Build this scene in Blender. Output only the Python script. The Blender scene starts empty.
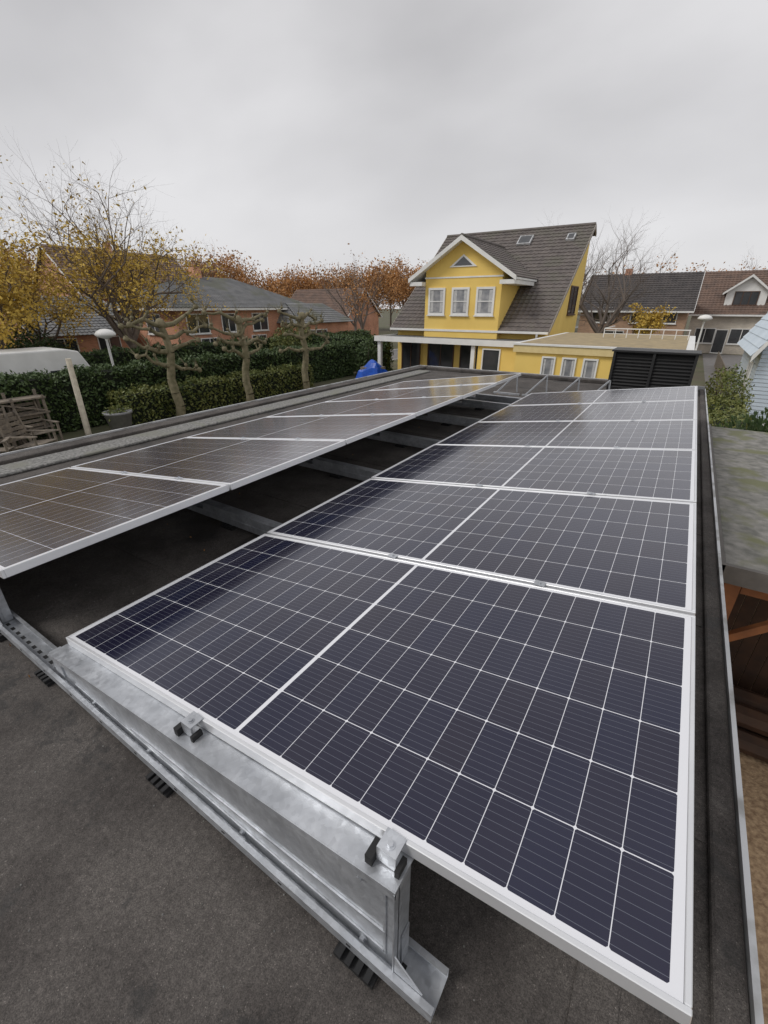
import bpy, math, random
import numpy as np
from mathutils import Vector, Matrix
sc=bpy.context.scene
R=math.radians
CAMZ=4.38
# ------------------------------------------------------------ materials
def nt(m): return m.node_tree.nodes, m.node_tree.links
def math_n(N,L,op,a,b=None,c=None):
    n=N.new('ShaderNodeMath'); n.operation=op
    for i,v in enumerate((a,b,c)):
        if v is None: continue
        if isinstance(v,(int,float)): n.inputs[i].default_value=v
        else: L.new(v,n.inputs[i])
    return n.outputs[0]
def mat(name,c1,c2=None,rough=.7,metal=0,scale=8,bump=0,bscale=40,island=False,spec=.5,detail=6,c3=None,scale3=1.0,grime=0):
    m=bpy.data.materials.new(name); m.use_nodes=True
    N,L=nt(m); b=N['Principled BSDF']
    b.inputs['Roughness'].default_value=rough; b.inputs['Metallic'].default_value=metal
    b.inputs['Specular IOR Level'].default_value=spec
    tc=N.new('ShaderNodeTexCoord')
    if c2 is None: c2=tuple(x*.75 for x in c1)
    no=N.new('ShaderNodeTexNoise'); no.inputs['Scale'].default_value=scale; no.inputs['Detail'].default_value=detail
    L.new(tc.outputs['Object'],no.inputs['Vector'])
    mr=N.new('ShaderNodeMapRange'); mr.inputs[1].default_value=.33; mr.inputs[2].default_value=.67
    L.new(no.outputs['Fac'],mr.inputs[0])
    mx=N.new('ShaderNodeMix'); mx.data_type='RGBA'
    mx.inputs[6].default_value=(*c1,1); mx.inputs[7].default_value=(*c2,1)
    if island:
        g=N.new('ShaderNodeNewGeometry')
        ma=math_n(N,L,'MULTIPLY',mr.outputs[0],.4); L.new(math_n(N,L,'MULTIPLY_ADD',g.outputs['Random Per Island'],.6,ma),mx.inputs[0])
    else: L.new(mr.outputs[0],mx.inputs[0])
    out=mx.outputs[2]
    if c3 is not None:
        n3=N.new('ShaderNodeTexNoise'); n3.inputs['Scale'].default_value=scale3; n3.inputs['Detail'].default_value=8
        L.new(tc.outputs['Object'],n3.inputs['Vector'])
        r3=N.new('ShaderNodeMapRange'); r3.inputs[1].default_value=.5; r3.inputs[2].default_value=.62
        L.new(n3.outputs['Fac'],r3.inputs[0])
        m3=N.new('ShaderNodeMix'); m3.data_type='RGBA'; m3.inputs[7].default_value=(*c3,1)
        L.new(out,m3.inputs[6]); L.new(r3.outputs[0],m3.inputs[0]); out=m3.outputs[2]
    if grime:
        n4=N.new('ShaderNodeTexNoise'); n4.inputs['Scale'].default_value=.6; n4.inputs['Detail'].default_value=9; L.new(tc.outputs['Object'],n4.inputs['Vector'])
        r4=N.new('ShaderNodeMapRange'); r4.inputs[1].default_value=.4; r4.inputs[2].default_value=.75; r4.inputs[3].default_value=1; r4.inputs[4].default_value=1-grime; L.new(n4.outputs['Fac'],r4.inputs[0])
        vm=N.new('ShaderNodeVectorMath'); vm.operation='SCALE'; L.new(out,vm.inputs[0]); L.new(r4.outputs[0],vm.inputs['Scale']); out=vm.outputs[0]
    L.new(out,b.inputs['Base Color'])
    if bump:
        nb=N.new('ShaderNodeTexNoise'); nb.inputs['Scale'].default_value=bscale; nb.inputs['Detail'].default_value=8
        L.new(tc.outputs['Object'],nb.inputs['Vector'])
        bp=N.new('ShaderNodeBump'); bp.inputs['Strength'].default_value=bump; bp.inputs['Distance'].default_value=.01
        L.new(nb.outputs['Fac'],bp.inputs['Height']); L.new(bp.outputs[0],b.inputs['Normal'])
    return m
PL,PW=2.023,1.040
def glass_mat():
    m=bpy.data.materials.new('solar_cells'); m.use_nodes=True
    N,L=nt(m); b=N['Principled BSDF']
    tc=N.new('ShaderNodeTexCoord'); sx=N.new('ShaderNodeSeparateXYZ'); L.new(tc.outputs['Object'],sx.inputs[0])
    M=lambda *a: math_n(N,L,*a)
    px=.0815; py=.1660
    xh=M('SUBTRACT',M('ABSOLUTE',M('SUBTRACT',sx.outputs[0],PL/2)),.0065)
    fx=M('FRACT',M('DIVIDE',xh,px)); dx=M('MULTIPLY',M('SUBTRACT',.5,M('ABSOLUTE',M('SUBTRACT',fx,.5))),px)
    yy=M('SUBTRACT',sx.outputs[1],PW/2-3*py)
    fy=M('FRACT',M('DIVIDE',yy,py)); dy=M('MULTIPLY',M('SUBTRACT',.5,M('ABSOLUTE',M('SUBTRACT',fy,.5))),py)
    l1=M('LESS_THAN',dx,.0008); l2=M('LESS_THAN',dy,.0011); l3=M('LESS_THAN',M('ADD',dx,dy),.0050)
    l4=M('LESS_THAN',xh,0.0); l5=M('GREATER_THAN',xh,12*px)
    l6=M('LESS_THAN',yy,0.0); l7=M('GREATER_THAN',yy,6*py)
    w=l1
    for q in (l2,l3,l4,l5,l6,l7): w=M('MAXIMUM',w,q)
    fb=M('FRACT',M('MULTIPLY',M('DIVIDE',yy,py),9.0)); db=M('MULTIPLY',M('ABSOLUTE',M('SUBTRACT',fb,.5)),py/9)
    bb=M('LESS_THAN',db,.0005)
    oi=N.new('ShaderNodeObjectInfo')
    no=N.new('ShaderNodeTexNoise'); no.inputs['Scale'].default_value=1.1; L.new(tc.outputs['Object'],no.inputs['Vector'])
    cx=M('FLOOR',M('DIVIDE',xh,px)); cy=M('FLOOR',M('DIVIDE',yy,py))
    cv=N.new('ShaderNodeCombineXYZ'); L.new(cx,cv.inputs[0]); L.new(cy,cv.inputs[1]); L.new(M('ADD',oi.outputs['Random'],M('SIGN',M('SUBTRACT',sx.outputs[0],PL/2))),cv.inputs[2])
    wn=N.new('ShaderNodeTexWhiteNoise'); L.new(cv.outputs[0],wn.inputs['Vector'])
    f=M('ADD',M('MULTIPLY',wn.outputs['Value'],.35),M('MULTIPLY',no.outputs['Fac'],.6))
    c=N.new('ShaderNodeMix'); c.data_type='RGBA'; c.inputs[6].default_value=(.004,.009,.036,1); c.inputs[7].default_value=(.013,.009,.017,1)
    L.new(f,c.inputs[0])
    c2=N.new('ShaderNodeMix'); c2.data_type='RGBA'; c2.inputs[7].default_value=(.11,.12,.15,1)
    L.new(c.outputs[2],c2.inputs[6]); L.new(bb,c2.inputs[0])
    c3=N.new('ShaderNodeMix'); c3.data_type='RGBA'; c3.inputs[7].default_value=(.76,.77,.80,1)
    L.new(c2.outputs[2],c3.inputs[6]); L.new(w,c3.inputs[0])
    n2=N.new('ShaderNodeTexNoise'); n2.inputs['Scale'].default_value=7; n2.inputs['Detail'].default_value=10; n2.inputs['Roughness'].default_value=.7; L.new(tc.outputs['Object'],n2.inputs['Vector'])
    edge=N.new('ShaderNodeMapRange'); edge.inputs[1].default_value=.22; edge.inputs[2].default_value=.012; edge.inputs[3].default_value=0; edge.inputs[4].default_value=.10; L.new(sx.outputs[0],edge.inputs[0])
    dr=N.new('ShaderNodeMapRange'); dr.inputs[1].default_value=.35; dr.inputs[2].default_value=.75; dr.inputs[3].default_value=.0; dr.inputs[4].default_value=.014; L.new(n2.outputs['Fac'],dr.inputs[0])
    dust=M('ADD',dr.outputs[0],M('MULTIPLY',edge.outputs[0],n2.outputs['Fac']))
    c4=N.new('ShaderNodeMix'); c4.data_type='RGBA'; c4.inputs[7].default_value=(.45,.43,.42,1); L.new(c3.outputs[2],c4.inputs[6]); L.new(dust,c4.inputs[0])
    L.new(c4.outputs[2],b.inputs['Base Color'])
    r=N.new('ShaderNodeMapRange'); r.inputs[3].default_value=.12; r.inputs[4].default_value=.30; L.new(n2.outputs['Fac'],r.inputs[0])
    L.new(r.outputs[0],b.inputs['Roughness']); b.inputs['IOR'].default_value=1.45; b.inputs['Specular Tint'].default_value=(.86,.82,1,1)
    b.inputs['Coat Weight'].default_value=.6; b.inputs['Coat Roughness'].default_value=.12; b.inputs['Coat IOR'].default_value=1.5
    b.inputs['Sheen Weight'].default_value=.05; b.inputs['Sheen Roughness'].default_value=.25
    nb=N.new('ShaderNodeTexNoise'); nb.inputs['Scale'].default_value=3; L.new(tc.outputs['Object'],nb.inputs['Vector'])
    bp=N.new('ShaderNodeBump'); bp.inputs['Strength'].default_value=.04; bp.inputs['Distance'].default_value=.02; L.new(nb.outputs['Fac'],bp.inputs['Height']); L.new(bp.outputs[0],b.inputs['Normal']); L.new(bp.outputs[0],b.inputs['Coat Normal'])
    return m
def brick_mat(name,c1,c2,mortar):
    m=bpy.data.materials.new(name); m.use_nodes=True
    N,L=nt(m); b=N['Principled BSDF']; b.inputs['Roughness'].default_value=.85
    tc=N.new('ShaderNodeTexCoord'); s=N.new('ShaderNodeSeparateXYZ'); L.new(tc.outputs['Object'],s.inputs[0])
    cv=N.new('ShaderNodeCombineXYZ'); L.new(math_n(N,L,'ADD',s.outputs[0],s.outputs[1]),cv.inputs[0]); L.new(s.outputs[2],cv.inputs[1])
    bt=N.new('ShaderNodeTexBrick'); bt.inputs['Scale'].default_value=1; bt.inputs['Brick Width'].default_value=.22; bt.inputs['Row Height'].default_value=.07
    bt.inputs['Mortar Size'].default_value=.008; bt.inputs['Color1'].default_value=(*c1,1); bt.inputs['Color2'].default_value=(*c2,1); bt.inputs['Mortar'].default_value=(*mortar,1)
    L.new(cv.outputs[0],bt.inputs['Vector'])
    no=N.new('ShaderNodeTexNoise'); no.inputs['Scale'].default_value=.8; no.inputs['Detail'].default_value=6; L.new(tc.outputs['Object'],no.inputs['Vector'])
    vm=N.new('ShaderNodeVectorMath'); vm.operation='SCALE'; L.new(bt.outputs['Color'],vm.inputs[0]); L.new(math_n(N,L,'ADD',no.outputs['Fac'],.5),vm.inputs['Scale'])
    L.new(vm.outputs[0],b.inputs['Base Color'])
    return m
def roofing_mat():
    m=bpy.data.materials.new('bitumen_roofing'); m.use_nodes=True
    N,L=nt(m); b=N['Principled BSDF']
    M=lambda *a: math_n(N,L,*a)
    tc=N.new('ShaderNodeTexCoord')
    def noise(sc_,det=4,ro=.5,di=0):
        n=N.new('ShaderNodeTexNoise'); n.inputs['Scale'].default_value=sc_; n.inputs['Detail'].default_value=det; n.inputs['Roughness'].default_value=ro; n.inputs['Distortion'].default_value=di; L.new(tc.outputs['Object'],n.inputs['Vector']); return n.outputs['Fac']
    def mr(v,a,b_,c,d):
        n=N.new('ShaderNodeMapRange'); L.new(v,n.inputs[0]); 
        for i,q in enumerate((a,b_,c,d)): n.inputs[i+1].default_value=q
        return n.outputs[0]
    mx=N.new('ShaderNodeMix'); mx.data_type='RGBA'; mx.inputs[6].default_value=(.054,.047,.043,1); mx.inputs[7].default_value=(.105,.094,.086,1)
    L.new(mr(noise(3.0,10,.68),.38,.62,0,1),mx.inputs[0])
    vo=N.new('ShaderNodeTexVoronoi'); vo.inputs['Scale'].default_value=470; L.new(tc.outputs['Object'],vo.inputs['Vector'])
    sv=N.new('ShaderNodeSeparateXYZ'); L.new(vo.outputs['Color'],sv.inputs[0])
    gran=mr(sv.outputs[0],0,1,.62,1.45)
    gran2=mr(noise(60,6,.7),.3,.7,.68,1.30)
    light=M('MULTIPLY',M('GREATER_THAN',sv.outputs[1],.992),1.3)
    # damp areas: ragged edges, two scales
    wet=M('MULTIPLY',M('SUBTRACT',M('ADD',noise(1.7,12,.70,.3),M('MULTIPLY',noise(30,6,.7),.08)),.605),24.0)
    d1=noise(7,10,.72,.8); d2=noise(26,6,.7)
    s=N.new('ShaderNodeSeparateXYZ'); L.new(tc.outputs['Object'],s.inputs[0])
    for (x,y,rx,ry) in ((-1.46,.27,.30,.10),(-1.22,.21,.14,.06),(-.875,.15,.055,.04),(-.79,.20,.03,.025),(-1.05,.17,.03,.02),(-2.05,.26,.16,.09)):
        ex=M('POWER',M('DIVIDE',M('SUBTRACT',s.outputs[0],x),rx),2.0); ey=M('POWER',M('DIVIDE',M('SUBTRACT',s.outputs[1],y),ry),2.0)
        d=M('ADD',M('ADD',ex,ey),M('ADD',M('MULTIPLY',M('SUBTRACT',d1,.42),8.0),M('MULTIPLY',M('SUBTRACT',d2,.5),4.0)))
        wet=M('MAXIMUM',wet,M('MULTIPLY',M('SUBTRACT',1.0,d),1.6))
    wc=N.new('ShaderNodeClamp'); L.new(wet,wc.inputs[0]); wet=wc.outputs[0]
    k=M('ADD',M('MULTIPLY',gran,gran2),light)
    k=M('MULTIPLY',k,M('SUBTRACT',1.0,M('MULTIPLY',wet,.55)))
    vm=N.new('ShaderNodeVectorMath'); vm.operation='SCALE'; L.new(mx.outputs[2],vm.inputs[0]); L.new(k,vm.inputs['Scale'])
    L.new(vm.outputs[0],b.inputs['Base Color'])
    L.new(M('SUBTRACT',.9,M('MULTIPLY',wet,.34)),b.inputs['Roughness'])
    bp=N.new('ShaderNodeBump'); bp.inputs['Strength'].default_value=.6; bp.inputs['Distance'].default_value=.003
    L.new(M('ADD',sv.outputs[0],M('MULTIPLY',noise(50,7,.7),2.0)),bp.inputs['Height']); L.new(bp.outputs[0],b.inputs['Normal'])
    return m
def galv_mat():
    m=mat('galvanised_steel',(.60,.62,.65),(.47,.49,.52),rough=.42,metal=.65,scale=14,bump=.04,bscale=30)
    N,L=nt(m); b=N['Principled BSDF']; src=b.inputs['Base Color'].links[0].from_socket
    tc=[n for n in N if n.type=='TEX_COORD'][0]
    vo=N.new('ShaderNodeTexVoronoi'); vo.inputs['Scale'].default_value=70; L.new(tc.outputs['Object'],vo.inputs['Vector'])
    sv=N.new('ShaderNodeSeparateXYZ'); L.new(vo.outputs['Color'],sv.inputs[0])
    n=N.new('ShaderNodeTexNoise'); n.inputs['Scale'].default_value=3.5; n.inputs['Detail'].default_value=9; n.inputs['Roughness'].default_value=.65; n.inputs['Distortion'].default_value=.6; L.new(tc.outputs['Object'],n.inputs['Vector'])
    r=N.new('ShaderNodeMapRange'); r.inputs[1].default_value=.4; r.inputs[2].default_value=.7; r.inputs[3].default_value=1.08; r.inputs[4].default_value=.72; L.new(n.outputs['Fac'],r.inputs[0])
    k=math_n(N,L,'MULTIPLY',math_n(N,L,'MULTIPLY_ADD',sv.outputs[0],.16,.92),r.outputs[0])
    vm=N.new('ShaderNodeVectorMath'); vm.operation='SCALE'; L.new(src,vm.inputs[0]); L.new(k,vm.inputs['Scale']); L.new(vm.outputs[0],b.inputs['Base Color'])
    L.new(math_n(N,L,'MULTIPLY_ADD',sv.outputs[1],.16,.34),b.inputs['Roughness'])
    return m
M_cells=glass_mat()
M_frame=mat('anodised_frame',(.80,.81,.83),(.72,.73,.75),rough=.40,metal=.5,scale=5)
M_galv=galv_mat()
M_dark=mat('black_rubber',(.015,.015,.016),rough=.7)
M_roof=roofing_mat()
M_trim=mat('alu_trim',(.66,.67,.68),(.50,.51,.52),rough=.45,metal=.4,scale=3,c3=(.36,.36,.35),scale3=6)
M_yel=mat('yellow_render',(.90,.65,.19),(.84,.59,.16),rough=.9,scale=.8,bump=.1,bscale=60,grime=.08)
M_white=mat('white_paint',(.84,.84,.82),(.76,.76,.74),rough=.5,scale=2,grime=.10)
M_glass=mat('window_glass',(.03,.035,.04),(.06,.06,.065),rough=.06,scale=1.2,spec=.9)
M_curtain=mat('curtained_glass',(.16,.17,.19),(.36,.36,.37),rough=.12,scale=3,spec=.8)
M_net=mat('net_curtain',(.58,.58,.57),(.44,.44,.44),rough=.8,scale=9)
M_tile=mat('roof_tile_brown',(.165,.142,.130),(.110,.095,.090),rough=.75,scale=2.5,bump=.3,bscale=30,c3=(.13,.12,.10),scale3=.7)
M_tile2=mat('roof_tile_grey',(.22,.222,.225),(.15,.155,.16),rough=.75,scale=1.5,bump=.3,bscale=30,c3=(.16,.165,.14),scale3=.5)
M_tile3=mat('roof_tile_dark',(.085,.075,.072),(.055,.05,.05),rough=.75,scale=1.5)
M_tile4=mat('roof_tile_rust',(.19,.125,.095),(.12,.085,.07),rough=.8,scale=1.5)
M_brick=brick_mat('orange_brick',(.64,.30,.17),(.52,.21,.12),(.45,.35,.28))
M_brick2=brick_mat('pale_brick',(.62,.56,.46),(.5,.45,.38),(.5,.46,.42))
M_bark=mat('bark',(.17,.135,.11),(.10,.08,.06),rough=.9,scale=9)
M_bark2=mat('mossy_bark',(.24,.205,.13),(.13,.12,.065),rough=.9,scale=6,bump=.6,bscale=20)
M_twig=mat('twigs',(.20,.155,.12),(.13,.10,.085),rough=.9,scale=2)
M_greyt=mat('grey_twigs',(.22,.18,.16),(.14,.12,.105),rough=.9,scale=.4)
M_leafy=mat('yellow_leaves',(.70,.48,.08),(.40,.27,.05),rough=.7,scale=1,island=True)
M_leafo=mat('autumn_leaves',(.55,.25,.07),(.28,.17,.08),rough=.8,scale=.08,island=True)
M_leafg=mat('hedge_leaves',(.028,.055,.018),(.085,.13,.035),rough=.6,scale=.9,island=True)
M_leafg2=mat('shrub_leaves',(.06,.10,.025),(.20,.20,.05),rough=.6,scale=.9,island=True)
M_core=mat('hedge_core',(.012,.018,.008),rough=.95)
M_ground=mat('ground_soil_grass',(.085,.095,.045),(.12,.11,.07),rough=.95,scale=.6,bump=.5,bscale=20,c3=(.10,.085,.06),scale3=.25)
M_grav=mat('gravel_sand',(.58,.42,.26),(.30,.20,.12),rough=.95,scale=22,bump=1,bscale=50,detail=10)
M_road=mat('paving',(.20,.19,.185),(.15,.145,.14),rough=.9,scale=3)
M_wood=mat('brown_wood',(.36,.14,.05),(.20,.08,.035),rough=.7,scale=5)
M_dwood=mat('dark_boards',(.09,.045,.025),(.05,.028,.018),rough=.7,scale=5)
M_oldwood=mat('weathered_wood',(.24,.20,.155),(.14,.12,.10),rough=.85,scale=8)
M_cream=mat('birch_post',(.74,.68,.56),(.56,.50,.41),rough=.8,scale=6)
M_moss=mat('mossy_roofing',(.29,.28,.26),(.15,.15,.135),rough=.95,scale=9,bump=.8,bscale=70,c3=(.17,.175,.10),scale3=2.2,detail=10)
M_strip=mat('ballast_gravel',(.30,.295,.28),(.11,.11,.105),rough=.95,scale=38,bump=1,bscale=50,detail=10,c3=(.20,.20,.17),scale3=2)
M_pot=mat('grey_planter',(.26,.26,.27),(.20,.20,.21),rough=.7)
M_blue=mat('blue_tarpaulin',(.01,.10,.55),(.008,.06,.36),rough=.4,scale=3)
M_black=mat('black_slats',(.012,.012,.013),(.02,.02,.02),rough=.5)
M_brown=mat('brown_frames',(.10,.05,.03),rough=.6)
M_pale=mat('pale_blue_siding',(.58,.66,.74),(.51,.59,.67),rough=.6,scale=1)
M_flat=mat('grey_flat_roof',(.17,.17,.17),(.12,.12,.12),rough=.9,scale=2)
M_tan=mat('tan_roof_gravel',(.42,.33,.19),(.30,.24,.15),rough=.95,scale=3)
# ------------------------------------------------------------ mesh building
def empty(name,loc):
    e=bpy.data.objects.new(name,None); e.location=loc; e.empty_display_size=.3
    sc.collection.objects.link(e); e['L']=list(loc); return e
class MB:
    def __init__(s): s.v=[]; s.f=[]
    def add(s,vs,fs):
        o=len(s.v); s.v+= [tuple(p) for p in vs]; s.f+=[tuple(i+o for i in f) for f in fs]; return s
    def box(s,x0,x1,y0,y1,z0,z1):
        return s.add([(x0,y0,z0),(x1,y0,z0),(x1,y1,z0),(x0,y1,z0),(x0,y0,z1),(x1,y0,z1),(x1,y1,z1),(x0,y1,z1)],
            [(0,3,2,1),(4,5,6,7),(0,1,5,4),(1,2,6,5),(2,3,7,6),(3,0,4,7)])
    def prism(s,poly,d):
        n=len(poly); d=Vector(d); a=[Vector(p) for p in poly]; b=[p+d for p in a]
        return s.add(a+b,[tuple(range(n))[::-1],tuple(range(n,2*n))]+[(i,(i+1)%n,n+(i+1)%n,n+i) for i in range(n)])
    def beam(s,p0,p1,w,h):
        p0=Vector(p0);p1=Vector(p1);d=(p1-p0).normalized()
        side=d.cross(Vector((0,0,1)));
        if side.length<.01: side=Vector((1,0,0))
        side.normalize(); up=side.cross(d).normalized()
        q=[p0+side*a*w/2+up*b*h/2 for a,b in ((-1,-1),(1,-1),(1,1),(-1,1))]
        return s.prism(q,p1-p0)
    def tube(s,p0,p1,r0,r1,n=6,cap=False):
        p0=Vector(p0);p1=Vector(p1);d=(p1-p0)
        if d.length<1e-6: return s
        d.normalize(); a=d.orthogonal().normalized(); b=d.cross(a)
        o=len(s.v)
        for p,r in((p0,r0),(p1,r1)):
            for i in range(n):
                t=2*math.pi*i/n; s.v.append(tuple(p+a*(r*math.cos(t))+b*(r*math.sin(t))))
        s.f+=[(o+i,o+(i+1)%n,o+n+(i+1)%n,o+n+i) for i in range(n)]
        if cap: s.f+=[tuple(o+i for i in range(n))[::-1],tuple(o+n+i for i in range(n))]
        return s
    def lathe(s,c,prof,n=20):
        o=len(s.v)
        for r,z in prof:
            for i in range(n):
                t=2*math.pi*i/n; s.v.append((c[0]+r*math.cos(t),c[1]+r*math.sin(t),c[2]+z))
        for k in range(len(prof)-1):
            for i in range(n): s.f.append((o+k*n+i,o+k*n+(i+1)%n,o+(k+1)*n+(i+1)%n,o+(k+1)*n+i))
        return s
    def obj(s,name,m,parent=None,smooth=False,bevel=0):
        me=bpy.data.meshes.new(name); me.from_pydata(s.v,[],s.f); me.update()
        if smooth: me.polygons.foreach_set('use_smooth',[True]*len(me.polygons))
        me.materials.append(m)
        ob=bpy.data.objects.new(name,me); sc.collection.objects.link(ob)
        if parent is not None:
            ob.parent=parent; ob.matrix_parent_inverse=Matrix.Translation(Vector(parent['L'])).inverted()
        if bevel:
            bm=ob.modifiers.new('b','BEVEL'); bm.width=bevel; bm.segments=2; bm.limit_method='ANGLE'
        return ob
def leaf_obj(name,C,size,m,parent,seed=0):
    rng=np.random.default_rng(seed); n=len(C)
    a=rng.normal(size=(n,3)); a/=np.linalg.norm(a,axis=1)[:,None]
    b=rng.normal(size=(n,3)); b-= (a*b).sum(1)[:,None]*a; b/=np.linalg.norm(b,axis=1)[:,None]
    s=size*(.6+.8*rng.random((n,1)))
    V=np.stack([C-a*s,C-b*s*.5+a*s*.1,C+a*s,C+b*s*.5+a*s*.1],1).reshape(-1,3)
    me=bpy.data.meshes.new(name)
    me.vertices.add(4*n); me.vertices.foreach_set('co',V.astype(np.float32).ravel())
    me.loops.add(4*n); me.loops.foreach_set('vertex_index',np.arange(4*n,dtype=np.int32))
    me.polygons.add(n); me.polygons.foreach_set('loop_start',np.arange(0,4*n,4,dtype=np.int32)); me.polygons.foreach_set('loop_total',np.full(n,4,dtype=np.int32))
    me.update(calc_edges=True); me.validate(); me.materials.append(m)
    ob=bpy.data.objects.new(name,me); sc.collection.objects.link(ob)
    if parent is not None:
        ob.parent=parent; ob.matrix_parent_inverse=Matrix.Translation(Vector(parent['L'])).inverted()
    return ob
def tiles(mb,e0,e1,r0,r1,row=.34,col=.30,amp=.02,sub=3):
    e0,e1,r0,r1=map(Vector,(e0,e1,r0,r1))
    nrm=(e1-e0).cross(r0-e0)
    if nrm.length<1e-6: nrm=(e1-e0).cross(r1-e0)
    nrm.normalize()
    if nrm.z<0: nrm=-nrm
    n=max(2,int(round(((r0-e0).length+(r1-e1).length)/2/row))); c=max(1,int(round((e1-e0).length/col)))*sub
    for k in range(n):
        t0=k/n; t1=(k+1)/n
        a0=e0.lerp(r0,t0);a1=e1.lerp(r1,t0);b0=e0.lerp(r0,t1);b1=e1.lerp(r1,t1)
        o=len(mb.v)
        for i in range(c+1):
            s=i/c; h=amp*math.cos(2*math.pi*i/sub)
            mb.v.append(tuple(a0.lerp(a1,s)+nrm*(.0+h*.5))); mb.v.append(tuple(a0.lerp(a1,s)+nrm*(.05+h))); mb.v.append(tuple(b0.lerp(b1,s)+nrm*(.012+h)))
        for i in range(c):
            q=o+3*i; mb.f+=[(q,q+3,q+4,q+1),(q+1,q+4,q+5,q+2)]
# ------------------------------------------------------------ world / light / camera
w=bpy.data.worlds.new("World"); sc.world=w; w.use_nodes=True
N=w.node_tree.nodes; L=w.node_tree.links; N.clear()
out=N.new('ShaderNodeOutputWorld'); tc=N.new('ShaderNodeTexCoord')
sky=N.new('ShaderNodeTexSky'); sky.sky_type='NISHITA'; sky.sun_disc=False; sky.sun_elevation=R(45); sky.sun_rotation=R(-138)
bg1=N.new('ShaderNodeBackground'); bg1.inputs[1].default_value=.08; L.new(sky.outputs[0],bg1.inputs[0])
s=N.new('ShaderNodeSeparateXYZ'); L.new(tc.outputs['Generated'],s.inputs[0])
den=math_n(N,L,'ADD',math_n(N,L,'MAXIMUM',s.outputs[2],0.0),.36)
cv=N.new('ShaderNodeCombineXYZ'); L.new(math_n(N,L,'DIVIDE',s.outputs[0],den),cv.inputs[0]); L.new(math_n(N,L,'DIVIDE',s.outputs[1],den),cv.inputs[1])
n1=N.new('ShaderNodeTexNoise'); n1.inputs['Scale'].default_value=1.5; n1.inputs['Detail'].default_value=6; n1.inputs['Roughness'].default_value=.42; n1.inputs['Distortion'].default_value=.1
mp=N.new('ShaderNodeMapping'); mp.inputs['Location'].default_value=(5.3,2.6,0); mp.inputs['Rotation'].default_value=(0,0,R(-33)); mp.inputs['Scale'].default_value=(.85,1.1,1)
L.new(cv.outputs[0],mp.inputs[0]); L.new(mp.outputs[0],n1.inputs['Vector'])
rp=N.new('ShaderNodeValToRGB'); e=rp.color_ramp.elements
e[0].position=.30; e[0].color=(.40,.393,.402,1); e[1].position=.68; e[1].color=(.76,.752,.762,1)
x=e.new(.5); x.color=(.575,.567,.577,1)
L.new(n1.outputs['Fac'],rp.inputs[0])
hz=N.new('ShaderNodeMapRange'); hz.inputs[1].default_value=.04; hz.inputs[2].default_value=.50; hz.inputs[3].default_value=.85; hz.inputs[4].default_value=0; L.new(s.outputs[2],hz.inputs[0])
hm=N.new('ShaderNodeMix'); hm.data_type='RGBA'; hm.inputs[7].default_value=(.74,.733,.745,1); L.new(hz.outputs[0],hm.inputs[0]); L.new(rp.outputs[0],hm.inputs[6])
bg2=N.new('ShaderNodeBackground'); bg2.inputs[1].default_value=1.08; L.new(hm.outputs[2],bg2.inputs[0])
ms=N.new('ShaderNodeMixShader'); ms.inputs[0].default_value=.94; L.new(bg1.outputs[0],ms.inputs[1]); L.new(bg2.outputs[0],ms.inputs[2]); L.new(ms.outputs[0],out.inputs[0])
sd=bpy.data.lights.new('sun','SUN'); sd.energy=1.5; sd.angle=R(20); sd.color=(1,.97,.93)
so=bpy.data.objects.new('sun',sd); sc.collection.objects.link(so); so.location=(0,0,60)
so.rotation_euler=Vector((.55,.62,-.85)).to_track_quat('-Z','Y').to_euler()
cd=bpy.data.cameras.new('camera'); cam=bpy.data.objects.new('camera',cd); sc.collection.objects.link(cam); sc.camera=cam
cd.sensor_fit='VERTICAL'; cd.sensor_height=36; cd.lens=437/1024*36; cd.clip_end=1500; cd.clip_start=.05
cam.location=(0,0,CAMZ); cam.rotation_euler=(R(90-25.24),0,R(33.03))
sc.view_settings.view_transform='Standard'; sc.view_settings.look='None'; sc.view_settings.exposure=0
# ------------------------------------------------------------ ground
g=MB(); g.add([(-500,-300,0),(500,-300,0),(500,700,0),(-500,700,0)],[(0,1,2,3)]); g.obj('ground',M_ground)
g=MB(); g.box(-26.5,-21.5,-40,120,-.05,.004); g.obj('road',M_road)
g=MB(); g.box(-21.5,-21.35,-40,120,0,.12); g.box(-26.65,-26.5,-40,120,0,.12); g.obj('kerb',M_trim)
g=MB(); g.box(1.5,6.5,27,57,-.05,.006); g.obj('driveway',M_road)
g=MB(); g.box(.50,9,-6,10,-.05,.008); g.obj('gravel_yard',M_grav)
g=MB(); g.box(-17.5,-5.4,17,26,-.05,.010); g.obj('patio',M_road)
# ------------------------------------------------------------ flat roof building
X0,X1,Y0,Y1=-5.35,.445,-4.5,9.9
fb=empty('flat_roof_building',(-2.4,2.7,0))
MB().box(X0+.05,X1-.05,Y0+.05,Y1-.05,0,2.85).obj('walls',M_brick2,fb)
MB().box(X0,X1,Y0,Y1,2.852,3.0).obj('roof_deck',M_roof,fb)
b=MB(); b.box(X1-.07,X1-.001,Y0,Y1,3.001,3.022); b.box(X0+.001,X0+.20,Y0,Y1,3.001,3.06); b.box(X0+.241,X1-.112,Y1-.2,Y1-.002,3.001,3.06)
b.obj('roof_upstand',M_roof,fb,bevel=.010)
b=MB()
yy=Y0
while yy<Y1:
    y2=min(yy+2.5,Y1); b.box(X1,X1+.015,yy,y2-.004,2.90,3.036); b.box(X0-.022,X0,yy,y2-.004,2.86,3.075); yy=y2
b.box(X0,X1,Y1,Y1+.022,2.86,3.07)
b.obj('edge_trim',M_trim,fb)
b=MB()
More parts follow.
